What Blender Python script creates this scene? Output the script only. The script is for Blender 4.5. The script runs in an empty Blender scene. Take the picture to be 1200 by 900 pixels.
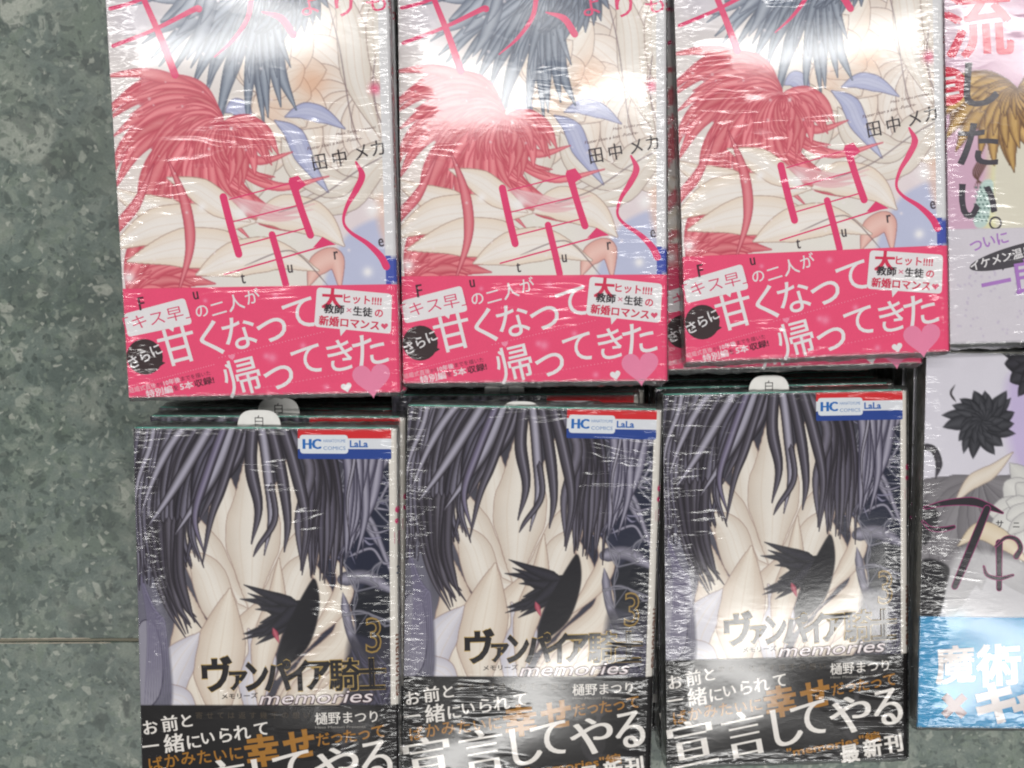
import bpy, math, random
import numpy as np
from mathutils import Matrix, Vector
R_ = math.radians
MM = 0.001
random.seed(7); rng = np.random.default_rng(7)
scn = bpy.context.scene
col = scn.collection

# ------------------------------------------------------------------ camera
FLOOR = -570.0                                  # floor below the lens, mm
def rot(ax, a): return Matrix.Rotation(a, 3, ax)
cam = bpy.data.cameras.new("camera"); camo = bpy.data.objects.new("camera", cam); col.objects.link(camo)
cam.sensor_width = 36; cam.lens = 36 * 1287 / 1200; cam.clip_start = 0.01; cam.clip_end = 50
camo.matrix_world = Matrix.Translation((0, 0, -FLOOR * MM)) @ (rot('Y', R_(-0.998)) @ rot('X', R_(-3.532))).to_4x4()
scn.camera = camo

# ------------------------------------------------------------------ light
w = bpy.data.worlds.new("World"); scn.world = w; w.use_nodes = True
bg = w.node_tree.nodes['Background']; bg.inputs[0].default_value = (0.93, 0.97, 1.0, 1); bg.inputs[1].default_value = 0.22
def tube(x, y, z, lx, ly, watts, rz=0, c=(1, 0.985, 0.955)):
    d = bpy.data.lights.new("ceiling_tube", 'AREA'); d.shape = 'RECTANGLE'; d.size = lx; d.size_y = ly; d.energy = watts; d.color = c
    o = bpy.data.objects.new("ceiling_tube", d); col.objects.link(o); o.location = (x, y, z); o.rotation_euler = (0, 0, rz)
    return o
tube(0.25, 0.66, 2.45, 3.0, 0.12, 41)
tube(0.25, -0.93, 2.45, 3.0, 0.12, 38)
scn.view_settings.view_transform = 'Standard'; scn.view_settings.look = 'None'
scn.view_settings.exposure = -0.25; scn.view_settings.gamma = 1
scn.render.engine = 'CYCLES'
scn.cycles.use_denoising = True
scn.cycles.pixel_filter_type = 'BLACKMAN_HARRIS'; scn.cycles.filter_width = 2.1
scn.cycles.max_bounces = 8; scn.cycles.transparent_max_bounces = 16
scn.cycles.caustics_reflective = False; scn.cycles.caustics_refractive = False

# ------------------------------------------------------------------ helpers
def lin(c):
    c = np.asarray(c, float) / 255.0
    return np.where(c <= 0.04045, c / 12.92, ((c + 0.055) / 1.055) ** 2.4)
def tag(o, label=None, cat=None, group=None, kind=None):
    if label: o['label'] = label
    if cat: o['category'] = cat
    if group: o['group'] = group
    if kind: o['kind'] = kind
    return o
def obj(name, me, parent=None):
    o = bpy.data.objects.new(name, me); col.objects.link(o)
    if parent: o.parent = parent
    return o
def mesh(name, verts, faces, mat=None, cols=None, smooth=False):
    """verts in mm, cols sRGB 0-255 per vertex"""
    me = bpy.data.meshes.new(name)
    V = np.asarray(verts, np.float32) * MM
    if isinstance(faces, np.ndarray):
        n, k = faces.shape
        me.vertices.add(len(V)); me.vertices.foreach_set('co', V.ravel())
        me.loops.add(n * k); me.loops.foreach_set('vertex_index', faces.ravel().astype(np.int32))
        me.polygons.add(n); me.polygons.foreach_set('loop_start', np.arange(0, n * k, k, dtype=np.int32))
        me.update(calc_edges=True)
    else:
        me.from_pydata([tuple(map(float, v)) for v in V], [], faces)
    if cols is not None:
        a = me.color_attributes.new('ink', 'FLOAT_COLOR', 'POINT')
        c = np.ones((len(V), 4), np.float32); c[:, :3] = lin(cols); a.data.foreach_set('color', c.ravel())
    if mat: me.materials.append(mat)
    if smooth: me.polygons.foreach_set('use_smooth', [True] * len(me.polygons))
    me.update()
    return me
class NT:
    def __init__(s, name):
        s.m = bpy.data.materials.new(name); s.m.use_nodes = True; s.t = s.m.node_tree; s.t.nodes.clear()
        s.out = s.t.nodes.new('ShaderNodeOutputMaterial')
    def n(s, typ, ins=None, **kw):
        x = s.t.nodes.new('ShaderNode' + typ)
        for k, v in kw.items(): setattr(x, k, v)
        for k, v in (ins or {}).items():
            if isinstance(v, bpy.types.NodeSocket): s.t.links.new(v, x.inputs[k])
            else: x.inputs[k].default_value = v
        return x
    def math(s, op, a, b=0.0, c=None, clamp=False):
        d = {0: a, 1: b}
        if c is not None: d[2] = c
        return s.n('Math', d, operation=op, use_clamp=clamp).outputs[0]
    def ramp(s, f, stops, interp='LINEAR'):
        x = s.n('ValToRGB', {0: f}); cr = x.color_ramp; cr.interpolation = interp
        while len(cr.elements) < len(stops): cr.elements.new(0.5)
        for e, (p, c) in zip(cr.elements, stops): e.position = p; e.color = tuple(c) + (1,) if len(c) == 3 else c
        return x.outputs[0]
    def surf(s, sock): s.t.links.new(sock, s.out.inputs['Surface'])

def film_height(t, edge=True):
    """relief of the shrink film in metres, from local book coordinates; returns (height, edge mask)"""
    tc = t.n('TexCoord').outputs['Object']
    seed = t.n('Attribute', attribute_type='OBJECT', attribute_name='film_seed').outputs['Fac']
    tiltx = t.n('Attribute', attribute_type='OBJECT', attribute_name='film_roll').outputs['Fac']
    tilty = t.n('Attribute', attribute_type='OBJECT', attribute_name='film_pitch').outputs['Fac']
    twist = t.n('Attribute', attribute_type='OBJECT', attribute_name='film_twist').outputs['Fac']
    sep = t.n('SeparateXYZ', {0: tc}); X, Y = sep.outputs[0], sep.outputs[1]
    p = t.n('CombineXYZ', {0: X, 1: Y, 2: t.math('MULTIPLY', seed, 0.37)}).outputs[0]
    def noise(sx, sy, scale, detail=1, rough=0.5, dist=0.0):
        q = t.n('Mapping', {0: p, 3: (sx, sy, 1)}, vector_type='POINT').outputs[0]
        return t.n('TexNoise', {'Vector': q, 'Scale': scale, 'Detail': detail, 'Roughness': rough, 'Distortion': dist}).outputs[0]
    big = t.math('MULTIPLY', noise(1, 1.3, 13, 0.6), 0.0021)
    # distance from the left and right edges, mm
    xl = t.math('MULTIPLY', X, 1000.0); xr = t.math('SUBTRACT', 113.5, xl)
    wob = t.math('MULTIPLY', noise(1, 1, 60, 2), 12.0)
    de = t.math('MINIMUM', t.math('ADD', xl, -1.0), t.math('ADD', xr, 1.5))
    em = t.n('MapRange', {0: t.math('SUBTRACT', de, wob), 1: -2.5, 2: 5.5, 3: 1.0, 4: 0.0}).outputs[0]
    yb = t.math('MULTIPLY', Y, -1000.0)
    db = t.math('MINIMUM', yb, t.math('SUBTRACT', 174.0, yb))
    eb = t.n('MapRange', {0: t.math('SUBTRACT', db, wob), 1: -5.0, 2: 0.5, 3: 0.7, 4: 0.0}).outputs[0]
    em = t.math('MAXIMUM', em, eb)
    patch = t.n('MapRange', {0: noise(1, 1, 24, 1), 1: 0.50, 2: 0.68, 3: 0.0, 4: 0.035}).outputs[0]
    cm = t.math('MAXIMUM', em, patch)
    fine = t.math('MULTIPLY', t.math('MULTIPLY', noise(0.42, 1.5, 240, 1, 0.5, 1.1), 0.00036), cm)
    ridge = t.math('ABSOLUTE', t.math('SUBTRACT', noise(1, 1.25, 42, 2, 0.5, 0.7), 0.5))
    ridge = t.math('MULTIPLY', t.math('MULTIPLY', t.math('SUBTRACT', 1.0, t.math('MULTIPLY', ridge, 14.0), clamp=True), 0.00004), t.math('ADD', patch, 0.12))
    q = t.n('Mapping', {0: p, 2: (0, 0, R_(-24)), 3: (0.16, 1.0, 1)}, vector_type='POINT').outputs[0]
    cr = t.n('TexNoise', {'Vector': q, 'Scale': 100.0, 'Detail': 2.0, 'Distortion': 0.9}).outputs[0]
    cr = t.math('SUBTRACT', 1.0, t.math('MULTIPLY', t.math('ABSOLUTE', t.math('SUBTRACT', cr, 0.5)), 13.0), clamp=True)
    cmask = t.n('MapRange', {0: t.math('ADD', noise(1, 1, 19, 1), t.math('MULTIPLY', em, 0.12)), 1: 0.56, 2: 0.66, 3: 0.0, 4: 1.0}).outputs[0]
    ridge = t.math('ADD', ridge, t.math('MULTIPLY', t.math('MULTIPLY', cr, cmask), 0.00017))
    skin = t.math('MULTIPLY', noise(1, 1, 500, 1), 0.000008)
    h = t.math('ADD', t.math('ADD', big, fine), t.math('ADD', ridge, skin))
    h = t.math('ADD', h, t.math('ADD', t.math('MULTIPLY', X, tiltx), t.math('MULTIPLY', Y, tilty)))
    h = t.math('ADD', h, t.math('MULTIPLY', t.math('MULTIPLY', X, Y), twist))
    return h, em

def ink_material(name, rough=0.45, tint=None, coat=0.85):
    t = NT(name)
    if tint is None:
        c = t.n('Attribute', attribute_name='ink').outputs['Color']
    else:
        c = t.n('RGB').outputs[0]; c.default_value = tuple(lin(tint)) + (1,)
    tc = t.n('TexCoord').outputs['Object']
    g = t.n('TexNoise', {'Vector': tc, 'Scale': 2600.0, 'Detail': 2.0}).outputs[0]       # print grain
    g2 = t.n('TexNoise', {'Vector': tc, 'Scale': 90.0, 'Detail': 3.0}).outputs[0]
    k = t.math('ADD', t.math('MULTIPLY', g, 0.22), t.math('ADD', t.math('MULTIPLY', g2, 0.10), 0.84))
    c = t.n('VectorMath', {0: c, 3: k}, operation='SCALE').outputs[0]
    h, em = film_height(t)
    bump = t.n('Bump', {'Strength': 1.0, 'Distance': 1.0, 'Height': h}).outputs[0]
    b = t.n('BsdfPrincipled', {'Base Color': c, 'Roughness': rough, 'Specular IOR Level': 0.12, 'Coat Weight': coat,
                               'Coat Roughness': 0.12, 'Coat IOR': 1.52, 'Coat Normal': bump})
    # slack film over the edges scatters a little light of its own
    t.surf(b.outputs[0]); return t.m
M_INK = ink_material('printed_paper_under_film')

def simple(name, rgb, rough=0.6, bump=None, noise=None):
    t = NT(name); c = tuple(lin(rgb)) + (1,)
    tc = t.n('TexCoord').outputs['Object']
    nz = t.n('TexNoise', {'Vector': tc, 'Scale': noise or 200.0, 'Detail': 3.0}).outputs[0]
    k = t.math('ADD', t.math('MULTIPLY', nz, 0.3), 0.85)
    b = t.n('BsdfPrincipled', {'Base Color': t.n('VectorMath', {0: c[:3], 3: k}, operation='SCALE').outputs[0], 'Roughness': rough})
    t.surf(b.outputs[0]); return t.m
def page_material():
    t = NT('page_edges'); tc = t.n('TexCoord').outputs['Object']
    q = t.n('Mapping', {0: tc, 3: (0.02, 0.02, 1)}, vector_type='POINT').outputs[0]
    nz = t.n('TexNoise', {'Vector': q, 'Scale': 5200.0, 'Detail': 2.0}).outputs[0]
    c = t.ramp(nz, [(0.3, lin((120, 116, 106))), (0.7, lin((205, 201, 188)))])
    b = t.n('BsdfPrincipled', {'Base Color': c, 'Roughness': 0.8, 'Normal': t.n('Bump', {'Strength': 0.6, 'Distance': 0.0002, 'Height': nz}).outputs[0]})
    t.surf(b.outputs[0]); return t.m
M_PAGE = page_material()
M_TEAL = simple('teal_flap_card', (70, 190, 165), 0.5)
M_SLIP = simple('slip_paper', (226, 224, 220), 0.6)
def wrap_material():
    t = NT('clear_shrink_film'); tc = t.n('TexCoord').outputs['Object']
    n1 = t.n('TexNoise', {'Vector': tc, 'Scale': 420.0, 'Detail': 2.0, 'Distortion': 0.8}).outputs[0]
    n2 = t.n('TexNoise', {'Vector': tc, 'Scale': 90.0, 'Detail': 1.0}).outputs[0]
    h = t.math('ADD', t.math('MULTIPLY', n1, 0.0006), t.math('MULTIPLY', n2, 0.0022))
    bp = t.n('Bump', {'Strength': 1.0, 'Distance': 1.0, 'Height': h}).outputs[0]
    gl = t.n('BsdfGlossy', {'Color': (1, 1, 1, 1), 'Roughness': 0.13, 'Normal': bp})
    df = t.n('BsdfDiffuse', {'Color': (0.8, 0.82, 0.82, 1), 'Normal': bp})
    tr = t.n('BsdfTransparent', {'Color': (0.97, 0.975, 0.975, 1)})
    f = t.n('Fresnel', {'IOR': 1.55, 'Normal': bp}).outputs[0]
    a = t.n('MixShader', {0: t.math('ADD', t.math('MULTIPLY', f, 0.85), 0.03, clamp=True), 1: tr.outputs[0], 2: gl.outputs[0]})
    haze = t.math('MULTIPLY', t.math('MULTIPLY', n1, n2), 0.28)
    a2 = t.n('MixShader', {0: haze, 1: a.outputs[0], 2: df.outputs[0]})
    t.surf(a2.outputs[0]); return t.m
M_WRAP = wrap_material()

# ------------------------------------------------------------------ print painter (generic cover artwork as ink on a fine paper grid)
def catmull(P, n=10, closed=False):
    P = np.asarray(P, float)
    if len(P) < 3 and not closed: return np.array([P[0] + (P[-1] - P[0]) * t for t in np.linspace(0, 1, n)])
    if closed: Q = np.vstack([P[-1], P, P[0], P[1]])
    else: Q = np.vstack([2 * P[0] - P[1], P, 2 * P[-1] - P[-2]])
    out = []
    for i in range(1, len(Q) - 2):
        p0, p1, p2, p3 = Q[i - 1:i + 3]
        for t in np.linspace(0, 1, n, endpoint=False):
            out.append(0.5 * ((2 * p1) + (-p0 + p2) * t + (2 * p0 - 5 * p1 + 4 * p2 - p3) * t * t + (-p0 + 3 * p1 - 3 * p2 + p3) * t ** 3))
    if not closed: out.append(Q[-2])
    return np.array(out)
class Art:
    def __init__(s, W, H, step, base):
        s.W, s.H, s.step = W, H, step
        s.nx, s.ny = int(round(W / step)) + 1, int(round(H / step)) + 1
        s.us = np.linspace(0, W, s.nx); s.vs = np.linspace(0, H, s.ny)
        s.c = np.ones((s.ny, s.nx, 3)) * np.array(base, float)
    def win(s, u0, v0, u1, v1):
        a, b = np.searchsorted(s.us, [u0, u1]); c, d = np.searchsorted(s.vs, [v0, v1])
        if b <= a or d <= c: return None
        U, V = np.meshgrid(s.us[a:b], s.vs[c:d]); return slice(c, d), slice(a, b), U, V
    def put(s, ys, xs, color, alpha):
        color = np.asarray(color, float)
        s.c[ys, xs] += (color - s.c[ys, xs]) * alpha[..., None]
    def poly(s, P, color, alpha=1.0, soft=0.3, curve=True, line=None, lw=0.3):
        P = catmull(P, 8, True) if curve else np.asarray(P, float)
        m = soft * 2 + 1
        w = s.win(P[:, 0].min() - m, P[:, 1].min() - m, P[:, 0].max() + m, P[:, 1].max() + m)
        if w is None: return
        ys, xs, U, V = w
        ins = np.zeros(U.shape, bool); d2 = np.full(U.shape, 1e9)
        for (ax, ay), (bx, by) in zip(P, np.roll(P, -1, 0)):
            if (ay > by) != (ay < by): pass
            if ay != by:
                c = ((ay > V) != (by > V)) & (U < (bx - ax) * (V - ay) / (by - ay) + ax)
                ins ^= c
            dx, dy = bx - ax, by - ay; L = dx * dx + dy * dy
            if L < 1e-9: continue
            t = np.clip(((U - ax) * dx + (V - ay) * dy) / L, 0, 1)
            d2 = np.minimum(d2, (U - ax - t * dx) ** 2 + (V - ay - t * dy) ** 2)
        d = np.sqrt(d2) * np.where(ins, 1, -1)
        s.put(ys, xs, color, np.clip(0.5 + d / (2 * soft), 0, 1) * alpha)
        if line is not None: s.put(ys, xs, line, np.clip((lw - np.abs(d)) / 0.25 + 0.5, 0, 1) * 0.8)
    def stroke(s, P, w, color, mid=None, alpha=1.0, taper=(0.0, 0.0), soft=0.25, edge=None, n=7):
        P = catmull(P, n); k = len(P); tt = np.linspace(0, 1, k)
        t0, t1 = taper; prof = np.ones(k)
        if t0: prof *= np.clip(tt / t0, 0.03, 1) ** 0.8
        if t1: prof *= np.clip((1 - tt) / t1, 0.03, 1) ** 0.8
        m = w + soft + 0.5
        wn = s.win(P[:, 0].min() - m, P[:, 1].min() - m, P[:, 0].max() + m, P[:, 1].max() + m)
        if wn is None: return
        ys, xs, U, V = wn
        best = np.full(U.shape, -1e9); rel = np.zeros(U.shape)
        for i in range(k - 1):
            (ax, ay), (bx, by) = P[i], P[i + 1]; dx, dy = bx - ax, by - ay; L = dx * dx + dy * dy
            if L < 1e-9: continue
            t = np.clip(((U - ax) * dx + (V - ay) * dy) / L, 0, 1)
            d = np.sqrt((U - ax - t * dx) ** 2 + (V - ay - t * dy) ** 2)
            ww = w * 0.5 * (prof[i] + (prof[i + 1] - prof[i]) * t)
            e = ww - d; b = e > best; best = np.where(b, e, best); rel = np.where(b, d / np.maximum(ww, 1e-3), rel)
        a = np.clip(0.5 + best / (2 * soft), 0, 1) * alpha
        if mid is not None:
            r = np.clip(rel, 0, 1)[..., None] ** 1.6
            cc = np.asarray(mid, float) * (1 - r) + np.asarray(color, float) * r
            s.c[ys, xs] += (cc - s.c[ys, xs]) * a[..., None]
        else: s.put(ys, xs, color, a)
        if edge is not None: s.put(ys, xs, edge, np.clip((0.22 - np.abs(best)) / 0.2 + 0.5, 0, 1) * 0.55 * alpha)
    def strands(s, A, B, n, w, edge, mid, jit=1.0, alpha=1.0, taper=(0.1, 0.5), var=18, line=None, seed=0):
        r = np.random.default_rng(seed)
        A, B = np.asarray(A, float), np.asarray(B, float)
        for f in (np.arange(n) + r.uniform(-0.3, 0.3, n)) / max(n - 1, 1):
            P = A + (B - A) * f + r.normal(0, jit, A.shape) * np.linspace(0.3, 1, len(A))[:, None]
            k = r.uniform(-var, var)
            s.stroke(P, w * r.uniform(0.6, 1.35), np.clip(np.array(edge) + k, 0, 255), np.clip(np.array(mid) + k, 0, 255), alpha, taper, edge=line)
    def petal(s, P, w, edge, mid, line=None, vein=None, n=3):
        s.stroke(P, w, edge, mid, 1, (.38, .42), .3, edge=line, n=9)
        if vein is not None:
            P = np.asarray(P, float); d = P[-1] - P[0]; nn = np.array([-d[1], d[0]]) / (np.linalg.norm(d) + 1e-9)
            for k in np.linspace(-.5, .5, n):
                Q = P + nn * (w * .5 * k) * np.sin(np.linspace(.25, 2.9, len(P)))[:, None]
                s.stroke(Q[:], max(.22, w * .025), vein, alpha=.45, taper=(.2, .4))
    def bloom(s, f, cx, cy, a0, a1, n, L, w, curl, edge, mid, line=None, vein=None, seed=0, rows=2, var=14):
        """a many-petalled flower; lengths in ruler px, angles in degrees"""
        r = np.random.default_rng(seed)
        for j in range(rows):
            k = 1 - j * .32
            for i in range(n):
                a = R_(a0 + (a1 - a0) * (i + .5 * (j % 2) + r.uniform(-.25, .25)) / n); l = L * k * r.uniform(.82, 1.12); c = R_(curl * r.uniform(.6, 1.3))
                P = [f(cx + l * t * math.cos(a + c * t), cy - l * t * math.sin(a + c * t)) for t in (.04, .35, .7, 1.0)]
                o = r.uniform(-var, var)
                s.petal(P, w * k * r.uniform(.8, 1.2), np.clip(np.array(edge) + o, 0, 255), np.clip(np.array(mid) + o, 0, 255), line, vein)
    def blot(s, u, v, r, color, alpha=0.8, ry=None):
        ry = ry or r; w = s.win(u - 2.2 * r, v - 2.2 * ry, u + 2.2 * r, v + 2.2 * ry)
        if w is None: return
        ys, xs, U, V = w; s.put(ys, xs, color, alpha * np.exp(-1.4 * (((U - u) / r) ** 2 + ((V - v) / ry) ** 2)))
    def disc(s, u, v, r, color, alpha=1.0):
        w = s.win(u - r - 1, v - r - 1, u + r + 1, v + r + 1)
        if w is None: return
        ys, xs, U, V = w; s.put(ys, xs, color, alpha * np.clip((r - np.hypot(U - u, V - v)) / 0.3 + 0.5, 0, 1))
    def grid(s, v0, v1, z=0.0, u0=0.0, u1=None, skip=1, name='sheet', u_lift=None):
        j = [i for i in range(s.ny) if v0 - 1e-6 <= s.vs[i] <= v1 + 1e-6][::skip]
        u1 = s.W if u1 is None else u1
        i = [k for k in range(s.nx) if u0 - 1e-6 <= s.us[k] <= u1 + 1e-6][::skip]
        if skip > 1:
            if s.us[i[-1]] < u1 - 0.5: i.append(max(k for k in range(s.nx) if s.us[k] <= u1 + 1e-6))
            if s.vs[j[-1]] < v1 - 0.5: j.append(max(k for k in range(s.ny) if s.vs[k] <= v1 + 1e-6))
        U, V = np.meshgrid(s.us[i], s.vs[j]); Z = np.full(U.shape, z)
        C = s.c[np.ix_(j, i)]
        verts = np.stack([U, -V, Z], -1).reshape(-1, 3); nx, ny = len(i), len(j)
        a = (np.arange(ny - 1)[:, None] * nx + np.arange(nx - 1)[None]).ravel()
        F = np.stack([a, a + nx, a + nx + 1, a + 1], 1)
        return mesh(name, verts, F, M_INK, C.reshape(-1, 3))

# ------------------------------------------------------------------ lettering
_glyph = {}
def glyph(s, weight=0.0, res=3):
    k = (s, weight, res)
    if k not in _glyph:
        c = bpy.data.curves.new("t", 'FONT'); c.body = s; c.offset = weight; c.resolution_u = res
        o = bpy.data.objects.new("t", c); col.objects.link(o); bpy.context.view_layer.update()
        m = bpy.data.meshes.new_from_object(o.evaluated_get(bpy.context.evaluated_depsgraph_get()))
        v = np.array([x.co[:2] for x in m.vertices]).reshape(-1, 2); f = [tuple(p.vertices) for p in m.polygons]
        bpy.data.objects.remove(o); bpy.data.curves.remove(c); bpy.data.meshes.remove(m)
        _glyph[k] = (v, f)
    return _glyph[k]
class Print:
    """flat printed marks: everything in (u right, v down) mm on the sheet"""
    def __init__(s, z0): s.z0 = z0; s.V = []; s.F = []; s.C = []; s.B = []; s.done = []
    def split(s): s.done.append((s.V, s.F, s.C)); s.V = []; s.F = []; s.C = []; s.B = []
    def add(s, v2, faces, color):
        """each mark lies 0.02 mm above whatever it overprints"""
        o = len(s.V); v2 = np.asarray(v2, float); lo, hi = v2.min(0), v2.max(0); s.z = s.z0
        for (a, b, z) in s.B:
            if z + 0.02 > s.z and lo[0] < b[0] and hi[0] > a[0] and lo[1] < b[1] and hi[1] > a[1]: s.z = z + 0.02
        s.B.append((lo, hi, s.z))
        s.V += [(a, -b, s.z) for a, b in v2]; s.F += [tuple(o + i for i in f) for f in faces]; s.C += [color] * len(v2)
    def char(s, ch, u, v, size, color, rot=0.0, weight=0.0, sx=1.0, sy=1.0, heavy=0.0, shear=0.0, res=3):
        kanji = any(ord(k) > 0x4e00 for k in ch); bold = 0.0
        if kanji and weight > 0.004: bold = weight; weight = 0.0
        g, f = glyph(ch, weight, res)
        if not len(g): return
        c = (g.min(0) + g.max(0)) / 2
        offs = [(0.0, 0.0)]
        if bold: offs = [(-bold - heavy, -bold * .7), (bold + heavy, bold * .7), (-bold - heavy, bold * .7), (bold + heavy, -bold * .7)]
        elif heavy: offs = [(k, 0.0) for k in np.linspace(-heavy, heavy, 3)]
        for k, k2 in offs:
            q = (g - c) * [sx, sy] * size; q[:, 0] += k * size + shear * q[:, 1]; q[:, 1] += k2 * size
            a = R_(rot); x = q[:, 0] * math.cos(a) - q[:, 1] * math.sin(a); y = q[:, 0] * math.sin(a) + q[:, 1] * math.cos(a)
            s.add(np.stack([u + x, v - y], 1), f, color)
    def line(s, text, p0, p1, size, color, weight=0.0, shear=0.0, res=2, heavy=0.0):
        """text fitted between two points on its mid line"""
        g, f = glyph(text, 0.0, res); lo, hi = g.min(0), g.max(0)
        L = math.hypot(p1[0] - p0[0], p1[1] - p0[1]); rot = math.degrees(math.atan2(-(p1[1] - p0[1]), p1[0] - p0[0]))
        s.char(text, (p0[0] + p1[0]) / 2, (p0[1] + p1[1]) / 2, size, color, rot, weight, sx=L / ((hi[0] - lo[0]) * size), shear=shear, res=res, heavy=heavy)
    def poly(s, P, color): s.add(P, [tuple(range(len(P)))[::-1]], color)
    def brush(s, P, W, color, n=8):
        """a tapering brush stroke along P with half widths W"""
        C = catmull(P, n); k = len(C); ww = np.interp(np.linspace(0, 1, k), np.linspace(0, 1, len(W)), W)
        d = np.gradient(C, axis=0); d /= np.linalg.norm(d, axis=1)[:, None] + 1e-9; nn = np.stack([-d[:, 1], d[:, 0]], 1)
        L = C + nn * ww[:, None]; Rr = C - nn * ww[:, None]
        v = np.vstack([L, Rr]); s.add(v, [(i, i + 1, k + i + 1, k + i) for i in range(k - 1)], color)
        for q, r_ in ((C[0], ww[0]), (C[-1], ww[-1])):
            if r_ > 0.25: s.disc(q[0], q[1], r_ * 0.98, color)
    def disc(s, u, v, r, color, n=24, ry=None, rot=0):
        a = np.linspace(0, 2 * math.pi, n, endpoint=False); x, y = np.cos(a) * r, np.sin(a) * (ry or r); k = R_(rot)
        s.poly([(u + p * math.cos(k) + q * math.sin(k), v - p * math.sin(k) + q * math.cos(k)) for p, q in zip(x, y)], color)
    def ring(s, u, v, r, t, color, n=24):
        a = np.linspace(0, 2 * math.pi, n, endpoint=False); o = [(u + math.cos(k) * r, v + math.sin(k) * r) for k in a]; i_ = [(u + math.cos(k) * (r - t), v + math.sin(k) * (r - t)) for k in a]
        s.add(o + i_, [(j, (j + 1) % n, n + (j + 1) % n, n + j) for j in range(n)], color)
    def rrect(s, P, r, color):
        """quad P with rounded corners"""
        P = np.asarray(P, float); out = []
        for i in range(4):
            a, b, c = P[i - 1], P[i], P[(i + 1) % 4]; da = (a - b) / np.linalg.norm(a - b); dc = (c - b) / np.linalg.norm(c - b)
            for t in np.linspace(0, 1, 6):
                p0, p2 = b + da * r, b + dc * r; out.append((1 - t) ** 2 * p0 + 2 * t * (1 - t) * b + t * t * p2)
        s.poly(out, color)
    def heart(s, u, v, w_, color, rot=0):
        t = np.linspace(0, 2 * math.pi, 32, endpoint=False)
        x = 16 * np.sin(t) ** 3 / 32 * w_; y = -(13 * np.cos(t) - 5 * np.cos(2 * t) - 2 * np.cos(3 * t) - np.cos(4 * t)) / 32 * w_; k = R_(rot)
        s.poly([(u + a * math.cos(k) + b * math.sin(k), v - a * math.sin(k) + b * math.cos(k)) for a, b in zip(x, y)], color)
    def build(s, name, parent, bend=None):
        V = np.array(s.V, float)
        if bend is not None: V = bend(V)
        return obj(name, mesh(name, V, s.F, M_INK, np.array(s.C, float)), parent)

W, H, TH = 112.5, 174.0, 15.0          # cover width, height, book thickness in mm
# px (of the 1200 px photograph, used only as a design ruler) -> mm on a cover
def mapT1(x, y):
    xl = 144 + (y - 338) * 8 / 128.; ww = 314 - (y - 338) * 5 / 128.; u = (x - xl) / ww * W
    yt = 338 - 4 * u / W - (y - 338) / 128. * 3.5 * u / W
    return u, 128 + (y - yt) * 46 / 127.
def mapT2(x, y):
    xl = 470 + (y - 323) * 3 / 126.; ww = 306 - (y - 323) * 2 / 126.; return (x - xl) / ww * W, 128 + (y - 323 + (x - xl) / ww * 0) * 46 / 125.
def mapL2(x, y):
    xl = 477 - (y - 475) * 2 / 318.; ww = 294 - (y - 475) * 12 / 318.; u = (x - xl) / ww
    yt = 475 + 5 * u; return u * W, (y - yt) / (793 - yt) * 124
def mapL3(x, y):
    f = (y - 460) / 436.; xl = 775 + 9 * f; ww = 284 - 10 * f; u = (x - xl) / ww
    yt = 463 - 6 * u; yb = 899 - 10 * u; return u * W, (y - yt) / (yb - yt) * H
def mapA(x, y): return (x - 1102) / 2.72, 124 + (y - 269) * 50 / 138.
def mapB(x, y): return (x - (1088 - (y - 415) * 12 / 440.)) / 2.53, (y - 415) * H / 440.
def mp(f, *pts): return [f(*p) for p in pts]

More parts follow.
